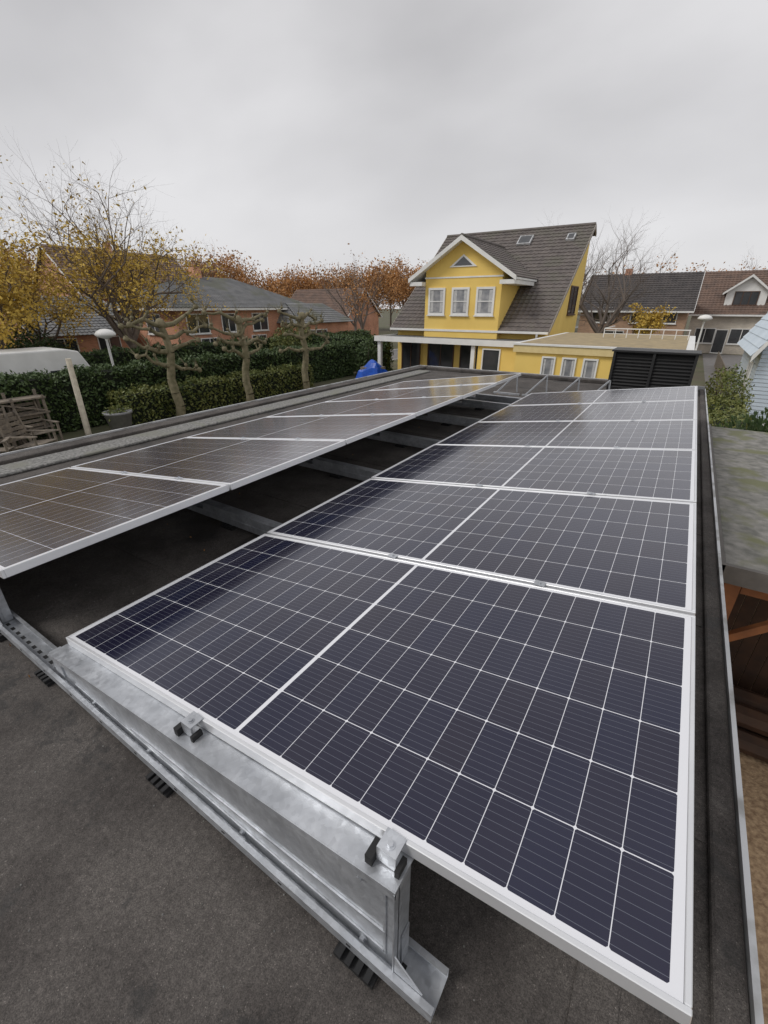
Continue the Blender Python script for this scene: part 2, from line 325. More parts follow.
for yy in (-.75,1.1,2.2,3.3,4.5,5.8,7.1,8.4): b.box(X0+.25,X1-.075,yy,yy+.09,3.0,3.0035)
b.box(.12,.21,-.74,.98,3.0,3.0030)
b.obj('roofing_overlaps',M_roof,fb)
b=MB(); b.box(X0+.21,-4.82,-2,9.4,3.001,3.03); b.obj('ballast_strip',M_strip,fb,bevel=.015)
rng=np.random.default_rng(17)
P=np.c_[rng.uniform(-5,.4,120),rng.uniform(-.3,9.5,120),np.full(120,3.008)]
leaf_obj('fallen_leaves',P,.008,M_leafo,None,17)
b=MB(); rnd=random.Random(8)
for i in range(260):
    x=rnd.uniform(-2.6,.4); y=rnd.uniform(-.1,.9) if rnd.random()<.6 else rnd.uniform(.3,6); r=rnd.uniform(.0012,.003)
    b.lathe((x,y,3.0),[(r,0),(r*.8,r),(0,r*1.2)],5)
b.obj('roof_grit',M_strip)
b=MB(); b.tube((-.33,.02,3.006),(-.25,.035,3.006),.003,.002,5,True); b.obj('fallen_twig',M_twig)
# ------------------------------------------------------------ solar panels
tilt=math.atan2(.283,2.003)
fr=MB(); t=.010; d=.035
fr.box(0,PL,0,t,-d,0); fr.box(0,PL,PW-t,PW,-d,0); fr.box(0,t,t+.0002,PW-t-.0002,-d,0); fr.box(PL-t,PL,t+.0002,PW-t-.0002,-d,0)
me_fr=bpy.data.meshes.new('panel_frame'); me_fr.from_pydata(fr.v,[],fr.f); me_fr.materials.append(M_frame)
gl=MB(); gl.box(t+.0005,PL-t-.0005,t+.0005,PW-t-.0005,-.009,-.0025)
me_gl=bpy.data.meshes.new('panel_glass'); me_gl.from_pydata(gl.v,[],gl.f); me_gl.materials.append(M_cells)
jb=MB(); jb.box(PL/2-.05,PL/2+.05,PW*.4,PW*.6,-.03,-.0095)
me_jb=bpy.data.meshes.new('junction_box'); me_jb.from_pydata(jb.v,[],jb.f); me_jb.materials.append(M_dark)
PITCH=1.055
random.seed(4)
for (xl,y00) in ((-1.78,.443),(-3.95,.375)):
    for k in range(6):
        e_=bpy.data.objects.new('solar_panel',None); sc.collection.objects.link(e_)
        e_.location=(xl,y00+k*PITCH,3.204+random.uniform(-.0015,.0015)); e_.rotation_euler=(random.uniform(-.002,.002),-tilt+random.uniform(-.0015,.0015),0); e_.empty_display_size=.2
        for nm,me in (('frame',me_fr),('glass',me_gl),('junction_box',me_jb)):
            o=bpy.data.objects.new(nm,me); sc.collection.objects.link(o); o.parent=e_
            if nm=='frame':
                bv=o.modifiers.new('b','BEVEL'); bv.width=.0015; bv.segments=1
def pz(xl,x): return 3.204+(x-xl)*math.tan(tilt)
# ------------------------------------------------------------ mounting system
mt=empty('panel_mounting_frame',(-2,3,3.0))
st=MB(); rub=MB(); slots=MB(); bolts=MB()
YR=(.405,1.70,2.87,3.98,5.1,6.2,6.72)
def channel(y,xa,xb,z=3.028,w=.085,h=.034,th=.003):
    st.box(xa,xb,y-w/2,y+w/2,z,z+th)
    st.box(xa,xb,y-w/2,y-w/2+th,z+th,z+h); st.box(xa,xb,y+w/2-th,y+w/2,z+th,z+h)
    st.box(xa,xb,y-w/2+th,y-w/2+.014,z+h-th,z+h); st.box(xa,xb,y+w/2-.014,y+w/2-th,z+h-th,z+h)
for yi,y in enumerate(YR):
    if yi==0: channel(y,-4.35,-.12)
    else:
        channel(y,-4.35,-.13,w=.075,h=.045)
        # added box over the base rail in the aisle, raised to catch more light
        st.box(-2.62,-1.70,y-.034,y+.034,3.0735,3.125)
    for xf in (-4.2,-3.1,-2.35,-1.88,-1.08,-.31):
        rub.box(xf-.055,xf+.055,y-.062,y+.06,3.0005,3.014)
        for q in (-.045,-.019,.007,.033): rub.box(xf+q,xf+q+.014,y-.066,y+.055,3.014,3.0275)
    if yi==0:
        x=-4.3
        while x<-.2:
            slots.box(x,x+.026,y-.008,y+.006,3.0312,3.0318)
            slots.box(x+.03,x+.038,y-.030,y-.022,3.0312,3.0318)
            x+=.055
        x=-4.3
        while x<-.2:
            slots.box(x,x+.012,y-.0438,y-.0427,3.043,3.048); x+=.22
for xl in (-1.78,-3.95):
    xa=xl+.02; xb=xl+1.56
    for yi,y in enumerate(YR):
        za=pz(xl,xa)-.037; zb=pz(xl,xb)-.037
        if yi==0:
            yf=y-.014
            st.prism([(xa-.03,yf,3.032),(xb,yf,3.032),(xb,yf,zb-.012),(xa-.03,yf,za-.010)],(0,.003,0))
            st.prism([(xa-.03,yf-.012,za-.010),(xb,yf-.012,zb-.010),(xb,yf-.012,zb-.004),(xa-.03,yf-.012,za-.004)],(0,.075,0))
            st.prism([(xa-.03,yf-.015,za-.026),(xb,yf-.015,zb-.030),(xb,yf-.015,zb-.004),(xa-.03,yf-.015,za-.004)],(0,.0028,0))
            st.prism([(xa+.50,yf-.005,3.098),(xb-.03,yf-.005,3.165),(xb-.03,yf-.005,3.172),(xa+.50,yf-.005,3.105)],(0,.0045,0))
            st.prism([(xa+.10,yf-.004,3.070),(xb-.03,yf-.004,3.082),(xb-.03,yf-.004,3.087),(xa+.10,yf-.004,3.075)],(0,.0035,0))
            st.box(xb-.034,xb-.028,yf-.004,yf-.0005,3.075,zb-.035)
            st.box(xb-.003,xb,y-.030,y+.032,3.034,zb-.012); st.box(xb-.05,xb-.004,y+.029,y+.032,3.034,zb-.012)
            st.box(xb+.001,xb+.004,y+.0,y+.03,3.034,3.16)
            st.prism([(xb+.001,y-.028,3.064),(xb+.07,y-.028,3.064),(xb+.001,y-.028,3.13)],(0,.003,0))
            for (bx,bz) in ((xb-.09,zb-.07),(xb-.09,3.062),(xb-.5,3.062),(xb-.95,3.062),(xb-.70,zb-.13),(xb-.30,zb-.085),(xb-1.3,3.062)):
                if bz<pz(xl,bx)-.05: 
                    bolts.tube((bx,y-.0175,bz),(bx,y-.0155,bz),.011,.011,10,True); bolts.tube((bx,y-.024,bz),(bx,y-.016,bz),.0065,.0065,6,True)
        else:
            xp=xl+1.05; zp=pz(xl,xp)-.037
            st.box(xp-.003,xp,y-.030,y+.032,3.034,zp-.012); st.box(xp-.05,xp-.004,y+.029,y+.032,3.034,zp-.012)
        if yi==0: st.box(xa-.05,xa+.02,y-.02,y+.02,3.065,za-.012)
        else: st.box(xa-.04,xa+.02,y-.02,y+.02,3.126,za-.002)
for xl in (-1.78,-3.95):
    for xr in (.86,1.52):
        x=xl+xr; z=pz(xl,x)-.038
        st.box(x-.018,x+.018,.47,6.72,z-.03,z-.002)
        y00=.443 if xl>-2 else .375
        for k in range(7):
            yk=y00+k*PITCH-(.0075 if k else .004); zt=pz(xl,x)
            if 0<k<6: st.box(x-.020,x+.020,yk-.016,yk+.016,zt+.003,zt+.006); bolts.tube((x,yk,zt+.006),(x,yk,zt+.011),.006,.006,6,True)
            elif k==0:
                st.box(x-.022,x+.022,yk-.030,yk+.010,zt+.003,zt+.0055); st.box(x-.022,x+.022,yk-.0325,yk-.030,zt-.036,zt+.0055)
                bolts.tube((x,yk-.016,zt+.0055),(x,yk-.016,zt+.012),.0065,.0065,6,True); bolts.tube((x,yk-.016,zt+.0055),(x,yk-.016,zt+.007),.010,.010,12,True)
                rub.box(x-.040,x-.0235,yk-.048,yk-.008,zt-.042,zt-.016)
                rub.box(x+.024,x+.034,yk-.040,yk-.008,zt-.052,zt-.016)
st.obj('steel_profiles',M_galv,mt); rub.obj('rubber_feet',M_dark,mt); slots.obj('slots',M_dark,mt); bolts.obj('bolts',M_galv,mt)
c=MB()
pts=[Vector((-1.95+.05*math.sin(i*.7),.5+i*.12,3.012+.008*math.sin(i*1.3))) for i in range(50)]
for i in range(49): c.tube(pts[i],pts[i+1],.004,.004,5)
c.obj('solar_cable',M_dark)
ab=empty('air_conditioner_housing',(-.45,9.2,3.0))
b=MB(); b.box(-1.05,.2,9.02,9.06,3.001,3.05)
for x in (-1.05,-.44,.16): b.box(x,x+.04,9.0,9.05,3.05,3.66)
for k in range(11): 
    z=3.06+k*.055; b.prism([(-1.04,9.03,z),(-1.04,9.06,z+.03),(-1.04,9.065,z+.03),(-1.04,9.035,z)],(1.23,0,0))
b.box(-1.08,.23,8.98,9.62,3.662,3.69); b.box(-1.05,.2,9.09,9.6,3.001,3.66)
b.obj('slatted_cabinet',M_black,ab)
rb=empty('roof_bracket',(-2.2,7.6,3.0)); b=MB()
for x in (-2.6,-2.1,-1.6,-1.15):
    b.beam((x,7.6,3.02),(x+.28,7.75,3.34),.02,.02); b.beam((x+.28,7.75,3.34),(x+.30,7.78,3.02),.018,.018); b.box(x-.05,x+.4,7.58,7.62,3.001,3.03)
b.obj('struts',M_galv,rb)
# ------------------------------------------------------------ windows helper
def window(par,axis,c,w,h,z0,out,cols=1,rows=1,fm=M_white,gm=M_glass,ft=.07,sill=True):
    f=MB(); gq=MB()
    def bx(mb,a0,a1,d0,d1,z0_,z1_):
        lo,hi=sorted((d0*out,d1*out))
        if axis=='y': mb.box(c[0]+a0,c[0]+a1,c[1]+lo,c[1]+hi,z0_,z1_)
        else: mb.box(c[0]+lo,c[0]+hi,c[1]+a0,c[1]+a1,z0_,z1_)
    bx(f,-w/2-ft,w/2+ft,.002,.06,z0+h,z0+h+ft); bx(f,-w/2-ft,w/2+ft,.002,.06,z0-ft,z0)
    bx(f,-w/2-ft,-w/2,.002,.06,z0,z0+h); bx(f,w/2,w/2+ft,.002,.06,z0,z0+h)
    for i in range(1,cols): q=-w/2+w*i/cols; bx(f,q-.03,q+.03,.002,.05,z0,z0+h)
    for i in range(1,rows): q=z0+h*i/rows; bx(f,-w/2,w/2,.003,.048,q-.025,q+.025)
    if sill: bx(f,-w/2-ft-.05,w/2+ft+.05,.0,.12,z0-ft-.06,z0-ft-.003)
    bx(gq,-w/2+.001,w/2-.001,.001,.02,z0+.001,z0+h-.001)
    f.obj('window_frame',fm,par); gq.obj('window_pane',gm,par)
    if gm is M_curtain:
        cq=MB()
        for a,b_ in ((-w/2+.02,-w/2+w*.24),(w/2-w*.24,w/2-.02)): bx(cq,a,b_,.021,.024,z0+.05,z0+h-.03)
        cq.obj('curtains',M_net,par)
# ------------------------------------------------------------ yellow house
yh=empty('yellow_house',(-11.7,30.5,0))
HX0,HX1=-16.8,-6.57; EY,EZ=26.7,3.08; RY,RZ=34.5,9.0
sl=(RZ-EZ)/(RY-EY)
wz=lambda y: EZ+(y-EY)*sl-.12
b=MB(); b.prism([(HX0+.25,27.2,0),(HX0+.25,34.9,0),(HX0+.25,34.9,RZ-.35),(HX0+.25,34.5,wz(34.5)),(HX0+.25,27.2,wz(27.2))],(HX1-HX0-.5,0,0)); b.obj('main_walls',M_yel,yh)
b=MB(); tiles(b,(HX0,EY,EZ),(HX1,EY,EZ),(HX0,RY,RZ),(HX1,RY,RZ)); b.obj('roof_tiles',M_tile,yh)
b=MB(); b.prism([(HX0+.01,EY+.03,EZ-.09),(HX0+.01,EY+.03,EZ-.01),(HX0+.01,RY,RZ-.01),(HX0+.01,35.1,RZ-.45),(HX0+.01,35.1,RZ-.55),(HX0+.01,RY,RZ-.10)],(HX1-HX0-.02,0,0)); b.obj('roof_deck',M_tile3,yh)
b=MB(); b.tube((HX0,RY,RZ+.03),(HX1,RY,RZ+.03),.11,.11,8,True); b.obj('ridge_tiles',M_tile,yh)
b=MB()
for xx in (HX0-.04,HX1): b.prism([(xx,EY-.02,EZ-.2),(xx,EY-.02,EZ+.03),(xx,RY,RZ+.05),(xx,35.1,RZ-.4),(xx,35.1,RZ-.6),(xx,RY,RZ-.2)],(.04,0,0))
b.obj('verge_boards',mat('taupe_board',(.36,.32,.28),rough=.7),yh)
b=MB(); b.box(HX0,HX1,EY-.14,EY-.01,EZ-.12,EZ-.0); b.obj('gutter',M_white,yh)
gx=-11.85; gz=7.88; gf=26.45; hb=5.82; hw=3.3
b=MB(); k=(gz-hb)/hw
b.prism([(-14.25,gf+.15,0),(-9.45,gf+.15,0),(-9.45,gf+.15,gz-k*2.4-.12),(gx,gf+.15,gz-.12),(-14.25,gf+.15,gz-k*2.4-.12)],(0,5.5,0)); b.obj('gable_walls',M_yel,yh)
def ymain(z): return EY+(z-EZ)/sl
b=MB()
tiles(b,(gx+hw,gf-.35,hb),(gx+hw,ymain(hb)+.2,hb),(gx,gf-.35,gz),(gx,ymain(gz)+.2,gz))
tiles(b,(gx-hw,ymain(hb)+.2,hb),(gx-hw,gf-.35,hb),(gx,ymain(gz)+.2,gz),(gx,gf-.35,gz))
b.obj('gable_tiles',M_tile,yh)
b=MB()
for sg in (-1,1): b.prism([(gx,gf-.33,gz-.02),(gx+sg*hw,gf-.33,hb-.02),(gx+sg*hw,gf-.33,hb-.12),(gx,gf-.33,gz-.12)],(0,4.4,0))
b.obj('gable_soffit',M_white,yh)
b=MB()
for sg in (-1,1): b.prism([(gx,gf-.40,gz+.06),(gx+sg*(hw+.03),gf-.40,hb+.05),(gx+sg*(hw+.03),gf-.40,hb-.18),(gx,gf-.40,gz-.18)],(0,.05,0))
for sg in (-1,1):
    xa,xb=sorted((gx+sg*2.42,gx+sg*3.25)); b.box(xa,xb,gf-.32,gf+3.4,hb-.34,hb-.13)
b.obj('gable_bargeboards',M_white,yh)
b=MB(); b.tube((gx,gf-.35,gz+.05),(gx,33,gz+.05),.10,.10,8,True); b.obj('gable_ridge',M_tile,yh)
b=MB(); b.prism([(gx-.85,gf+.10,6.42),(gx+.85,gf+.10,6.42),(gx,gf+.10,7.05)],(0,.049,0)); b.obj('attic_window_frame',M_white,yh)
b=MB(); b.prism([(gx-.58,gf+.085,6.49),(gx+.58,gf+.085,6.49),(gx,gf+.085,6.94)],(0,.03,0)); b.obj('attic_window',M_glass,yh)
b=MB(); b.box(-14.3,-9.4,gf+.12,gf+.148,5.86,5.94); b.obj('string_course',M_white,yh)
for xw in (-13.45,-11.9,-10.35): window(yh,'y',(xw,gf+.15),.88,1.25,4.0,-1,1,2,gm=M_curtain,ft=.12)
for xw,wd in ((-15.5,1.3),(-13.0,1.7),(-10.9,1.4)): window(yh,'y',(xw,(gf+.15) if xw>-14.2 else 27.2),wd,1.9,.35,-1,2,1,fm=M_brown,gm=M_glass)
window(yh,'y',(-8.2,27.2),1.0,2.1,.1,-1,1,1,fm=M_brown,sill=False)
b=MB(); b.box(-16.5,-6.7,24.4,27.19,2.5,2.62); b.obj('canopy_slab',M_flat,yh)
b=MB(); b.box(-16.56,-6.64,24.34,24.399,2.40,2.70); b.box(-16.56,-16.501,24.4,27.1,2.40,2.70); b.box(-6.699,-6.64,24.4,27.1,2.4,2.7)
for x in (-16.3,-10.0): b.box(x-.11,x+.11,24.5,24.72,0,2.498)
b.obj('canopy_fascia',M_white,yh)
MB().box(-9.7,-6.75,24.5,27.18,0,2.498).obj('porch_walls',M_yel,yh)
window(yh,'y',(-8.9,24.5),.9,1.9,.3,-1,1,1,gm=M_glass)
def onroof(x,y,lift=.06): return Vector((x,y,EZ+(y-EY)*sl+lift))
for (x,y,wd,ln) in ((-10.6,33.1,.9,.7),(-7.7,33.2,.5,.5)):
    b=MB(); q=[onroof(x-wd/2,y),onroof(x+wd/2,y),onroof(x+wd/2,y+ln),onroof(x-wd/2,y+ln)]; b.prism(q,(0,-.06,.1)); b.obj('skylight_frame',M_trim,yh)
    b=MB(); q=[onroof(x-wd/2+.08,y+.06),onroof(x+wd/2-.08,y+.06),onroof(x+wd/2-.08,y+ln-.06),onroof(x-wd/2+.08,y+ln-.06)]; q=[p+Vector((0,-.05,.09)) for p in q]; b.prism(q,(0,-.01,.018)); b.obj('skylight_glass',M_glass,yh)
window(yh,'x',(HX1-.25,32.6),1.9,1.5,3.95,1,2,1,fm=M_brown,gm=M_glass)
window(yh,'x',(HX1-.25,31.0),1.2,1.7,.9,1,1,1,fm=M_white)
b=MB(); b.box(-5.7,.1,18.5,27.5,0,2.72); b.box(-6.6,-5.7,22.5,27.2,0,2.6); b.obj('annex_walls',M_yel,yh)
b=MB(); b.box(-5.8,.2,18.4,27.6,2.722,2.99); b.obj('annex_fascia',mat('cream_fascia',(.78,.63,.32),(.72,.57,.28),rough=.7,grime=.08),yh)
b=MB(); b.box(-5.84,.24,18.36,27.64,2.99,3.05); b.obj('annex_coping',M_white,yh)
b=MB(); b.box(-5.6,0,18.6,27.4,3.052,3.06); b.obj('annex_roof',M_tan,yh)
b=MB(); b.box(-3.4,0,24.0,24.04,3.42,3.46); b.box(-3.4,0,24.0,24.03,3.22,3.24)
for i in range(8): b.box(-3.4+i*.478,-3.37+i*.478,24.001,24.039,3.06,3.42)
b.box(-3.4,-3.36,24.05,27.2,3.42,3.46); b.obj('terrace_railing',M_white,yh)
for xw in (-4.38,-3.62,-2.86): window(yh,'y',(xw,18.5),.40,1.5,1.05,-1,1,1,gm=M_curtain,ft=.06)
b=MB(); b.tube((-6.0,22.3,0),(-6.0,22.3,3.2),.05,.05,8,True); b.obj('downpipe',M_trim,yh)
# ------------------------------------------------------------ other houses
def gable_house(name,x0,x1,y0,y1,ez,rz,axis,wm,tm,ov=.4,wins=(),chim=None):
    h=empty(name,((x0+x1)/2,(y0+y1)/2,0)); b=MB()
    if axis=='x':
        ym=(y0+y1)/2; b.prism([(x0,y0,0),(x0,y1,0),(x0,y1,ez),(x0,ym,rz-.1),(x0,y0,ez)],(x1-x0,0,0)); b.obj('walls',wm,h)
        k=(rz-ez)/(ym-y0); b=MB()
        tiles(b,(x0-ov,y0-ov,ez-k*ov+.05),(x1+ov,y0-ov,ez-k*ov+.05),(x0-ov,ym,rz+.05),(x1+ov,ym,rz+.05),sub=2)
        tiles(b,(x1+ov,y1+ov,ez-k*ov+.05),(x0-ov,y1+ov,ez-k*ov+.05),(x1+ov,ym,rz+.05),(x0-ov,ym,rz+.05),sub=2)
        b.obj('roof',tm,h)
        b=MB(); b.box(x0-ov,x1+ov,y0-ov-.12,y0-ov,ez-k*ov-.1,ez-k*ov+.05); 
        for xx in (x0-ov-.04,x1+ov): b.prism([(xx,y0-ov,ez-k*ov-.12),(xx,y0-ov,ez-k*ov+.08),(xx,ym,rz+.1),(xx,y1+ov,ez-k*ov+.08),(xx,y1+ov,ez-k*ov-.12),(xx,ym,rz-.12)],(.04,0,0))
        b.obj('roof_trim',M_white,h)
    else:
        xm=(x0+x1)/2; b.prism([(x0,y0,0),(x1,y0,0),(x1,y0,ez),(xm,y0,rz-.1),(x0,y0,ez)],(0,y1-y0,0)); b.obj('walls',wm,h)
        k=(rz-ez)/(xm-x0); b=MB()
        tiles(b,(x0-ov,y1+ov,ez-k*ov+.05),(x0-ov,y0-ov,ez-k*ov+.05),(xm,y1+ov,rz+.05),(xm,y0-ov,rz+.05),sub=2)
        tiles(b,(x1+ov,y0-ov,ez-k*ov+.05),(x1+ov,y1+ov,ez-k*ov+.05),(xm,y0-ov,rz+.05),(xm,y1+ov,rz+.05),sub=2)
        b.obj('roof',tm,h)
        b=MB()
        for yy in (y0-ov-.04,y1+ov): b.prism([(x0-ov,yy,ez-k*ov-.12),(x0-ov,yy,ez-k*ov+.08),(xm,yy,rz+.1),(x1+ov,yy,ez-k*ov+.08),(x1+ov,yy,ez-k*ov-.12),(xm,yy,rz-.12)],(0,.04,0))
        b.obj('roof_trim',M_white,h)
    for (ax,c,wd,hh,z0,o,cl) in wins: window(h,ax,c,wd,hh,z0,o,cl,1)
    if chim:
        cx,cy,cz=chim; b=MB(); b.box(cx-.3,cx+.3,cy-.25,cy+.25,rz-1.5,cz); b.obj('chimney',M_brick,h)
    return h
bh=empty('brick_house',(-36,27.6,0)); bx0,bx1,by0,by1=-41,-31,20.6,34.4
MB().box(bx0,bx1,by0,by1,0,4.3).obj('walls',M_brick,bh)
b=MB(); ov=.6; e0,e1=4.25,6.6
A=(bx1+ov,by0-ov,e0);B=(bx1+ov,by1+ov,e0);C=(bx0-ov,by1+ov,e0);D=(bx0-ov,by0-ov,e0); r0=(-36,by0+4.5,e1); r1=(-36,by1-4.5,e1)
tiles(b,A,B,r0,r1,sub=2); tiles(b,C,D,r1,r0,sub=2); tiles(b,D,A,r0,(-35.99,by0+4.5,e1),sub=2); tiles(b,B,C,r1,(-36.01,by1-4.5,e1),sub=2)
b.obj('hip_roof',M_tile2,bh)
b=MB(); b.box(bx0-ov,bx1+ov,by0-ov,by1+ov,4.08,4.235); b.obj('eaves',M_white,bh)
for yy,wd in ((22.2,1.8),(25.0,1.2),(28.3,1.6),(32.2,1.8)): window(bh,'x',(bx1,yy),wd,1.25,2.55,1,2,1)
for yy in (23.0,28.0,32.0): window(bh,'x',(bx1,yy),1.5,1.3,.8,1,2,1)
window(bh,'y',(-34,by0),1.8,1.3,2.5,-1,2,1)
b=MB(); b.box(-30.99,-28.6,30.5,37.5,0,3.0); b.obj('bay_walls',M_brick,bh)
b=MB(); tiles(b,(-28.2,30.2,3.0),(-28.2,37.9,3.0),(-31,31.5,4.6),(-31,36.5,4.6),sub=2); tiles(b,(-31.2,30.2,3.0),(-28.2,30.2,3.0),(-31.2,31.5,4.6),(-31,31.5,4.6),sub=2); b.obj('bay_roof',M_tile2,bh)
window(bh,'x',(-28.6,33),2.2,1.2,1.2,1,3,1)
b=MB(); b.box(-36.4,-35.7,26,26.7,6,7.3); b.obj('chimney',M_brick,bh)
gable_house('brown_roof_house',-55,-45,21.5,33.5,5.2,9.3,'y',M_brick,M_tile4,wins=[('x',(-45,24),1.5,1.2,3.2,1,2),('x',(-45,29),1.5,1.2,3.2,1,2)],chim=(-50,27,10))
gable_house('brick_garage',-44,-36,13.5,19.6,2.7,5.0,'y',M_brick,M_tile2,wins=[('x',(-36,15),1.5,1.2,1.1,1,2),('x',(-36,18),1.5,1.2,1.1,1,2)])
gable_house('dark_roof_house',-9.5,-.6,50,59,4.2,7.2,'x',brick_mat('rust_brick',(.50,.30,.18),(.40,.23,.14),(.35,.3,.25)),M_tile3,
   wins=[('y',(-7.6,50),1.6,1.2,3.0,-1,2),('y',(-4.2,50),1.6,1.2,3.0,-1,2),('y',(-1.9,50),1.0,1.2,3.0,-1,1),('y',(-6.6,50),2.4,1.4,.8,-1,3)],chim=(-6.5,54.5,7.7))
wh=gable_house('white_dormer_house',-.3,8.5,58,67,3.9,7.6,'x',M_brick2,M_tile4,wins=[('y',(1.2,58),1.6,1.3,1.0,-1,2),('y',(4.2,58),1.8,1.3,1.0,-1,2),('y',(2.6,58),.9,2.1,.1,-1,1)],chim=(6,62.5,8.4))
b=MB(); b.prism([(2.1,58.6,4.2),(5.3,58.6,4.2),(5.3,58.6,5.7),(3.7,58.6,6.9),(2.1,58.6,5.7)],(0,3,0)); b.obj('dormer_walls',M_white,wh)
b=MB(); tiles(b,(5.6,58.2,5.55),(5.6,62,5.55),(3.7,58.2,7.05),(3.7,62,7.05),sub=2); tiles(b,(1.8,62,5.55),(1.8,58.2,5.55),(3.7,62,7.05),(3.7,58.2,7.05),sub=2); b.obj('dormer_roof',M_tile4,wh)
b=MB()
for sg in (-1,1): b.prism([(3.7,58.15,7.1),(3.7+sg*1.95,58.15,5.55),(3.7+sg*1.95,58.15,5.35),(3.7,58.15,6.88)],(0,.05,0))
b.obj('dormer_bargeboards',M_white,wh)
window(wh,'y',(3.7,58.6),1.8,1.1,4.5,-1,3,1,fm=M_brown)
ph=empty('pale_siding_house',(5.5,26,0)); b=MB()
b.prism([(2.55,23,0),(8.6,23,0),(8.6,23,3.2),(5.6,23,8.6),(2.55,23,3.2)],(0,7,0)); b.obj('walls',M_white,ph)
b=MB()
for k in range(20): b.prism([(2.5,22.96,.15+k*.15),(2.5,22.99,.15+k*.15),(2.5,22.99,.28+k*.15),(2.5,22.975,.28+k*.15)],(6.1,0,0))
for k in range(20): b.prism([(2.50,22.96,.15+k*.15),(2.53,22.96,.15+k*.15),(2.53,22.96,.28+k*.15),(2.515,22.96,.28+k*.15)],(0,7,0))
b.obj('siding',M_pale,ph)
b=MB(); tiles(b,(2.2,30.4,2.6),(2.2,22.6,2.6),(5.6,30.4,8.75),(5.6,22.6,8.75),sub=2); tiles(b,(9,22.6,2.6),(9,30.4,2.6),(5.6,22.6,8.75),(5.6,30.4,8.75),sub=2); b.obj('roof',M_pale,ph)
b=MB()
for sg in (-1,1): b.prism([(5.6,22.5,8.85),(5.6+sg*3.42,22.5,2.65),(5.6+sg*3.42,22.5,2.4),(5.6,22.5,8.6)],(0,.08,0))
b.obj('bargeboards',M_white,ph)
window(ph,'y',(4.6,22.96),1.0,1.2,1.0,-1,2,1); window(ph,'x',(2.5,25),1.2,1.1,1.1,-1,2,1)
gable_house('far_brick_house',-52,-40,52,60,3.2,6.6,'x',M_brick,M_tile4,wins=[('y',(-48,52),1.6,1.2,1,-1,2),('y',(-44,52),1.6,1.2,1,-1,2)])
# ------------------------------------------------------------ shed on the right
sh=empty('garden_shed',(2.4,7.5,0))
MB().box(.74,4.6,4.45,10.4,2.2,2.29).obj('roof',M_moss,sh,bevel=.01)
b=MB(); b.box(.70,.738,4.40,10.45,2.12,2.31); b.box(.70,4.6,4.40,4.448,2.14,2.312); b.obj('roof_edge',mat('shed_edge',(.16,.15,.14),rough=.8),sh)
b=MB()
for k in range(13): b.box(.86,.90,4.9+k*.42,5.29+k*.42,0.0,2.19)
for k in range(28): b.box(.95+k*.13,.95+k*.13+.122,5.6,5.62,0.0,2.19)
b.obj('wall_boards',M_dwood,sh)
b=MB(); b.box(.80,.92,4.52,4.64,0,2.19); b.box(2.2,2.32,4.52,4.64,0,2.19); b.box(.93,2.19,4.54,4.62,2.0,2.18)
b.beam((.9,4.59,1.4),(1.5,4.59,2.0),.07,.07); b.obj('posts',M_wood,sh)
b=MB()
for k in range(3): b.tube((1.1,4.8+.27*k,.14),(3.2,4.8+.27*k,.14),.12,.12,8,True)
for k in range(2): b.tube((1.1,4.93+.27*k,.36),(3.2,4.93+.27*k,.36),.12,.12,8,True)
b.obj('firewood',M_dwood,sh)
# ------------------------------------------------------------ vegetation
def surf_points(x0,x1,y0,y1,z0,z1,n,rng,jit=.07):
    A=[(x1-x0)*(y1-y0),(y1-y0)*(z1-z0),(y1-y0)*(z1-z0),(x1-x0)*(z1-z0),(x1-x0)*(z1-z0)]
    A=np.array(A)/sum(A); k=rng.choice(5,size=n,p=A); u=rng.random(n); v=rng.random(n)
    P=np.empty((n,3))
    for i in range(5):
        m=k==i
        if i==0: P[m]=np.c_[x0+u[m]*(x1-x0),y0+v[m]*(y1-y0),np.full(m.sum(),z1)]
        elif i in(1,2): P[m]=np.c_[np.full(m.sum(),x0 if i==1 else x1),y0+u[m]*(y1-y0),z0+v[m]*(z1-z0)]
        else: P[m]=np.c_[x0+u[m]*(x1-x0),np.full(m.sum(),y0 if i==3 else y1),z0+v[m]*(z1-z0)]
    P+=rng.normal(size=(n,3))*jit
    bul=.06*np.sin(P[:,1]*2.3+P[:,2]*3)+.05*np.sin(P[:,0]*3+P[:,1]*5.1); P[:,2]+=bul*(P[:,2]>z1-.3)
    return P
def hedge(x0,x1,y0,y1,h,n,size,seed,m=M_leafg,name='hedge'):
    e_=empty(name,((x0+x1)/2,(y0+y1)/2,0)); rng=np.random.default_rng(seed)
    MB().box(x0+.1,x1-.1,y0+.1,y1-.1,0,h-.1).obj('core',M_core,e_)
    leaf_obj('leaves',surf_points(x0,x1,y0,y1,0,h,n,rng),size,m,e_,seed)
hedge(-20.2,-19.1,-4,25.5,2.08,46000,.07,1)
hedge(-28.6,-27.6,2,40,2.0,22000,.10,2)
hedge(-18.9,-18.0,8.9,20.0,1.25,9000,.07,3,M_leafg2)
hedge(-27,-17.5,27.0,28.0,2.3,9000,.09,4)
hedge(.95,1.9,11.8,18.5,1.55,9000,.05,5,M_leafg2,'shrub_hedge')
hedge(-9,-0.5,46,47.2,1.8,5000,.10,6)
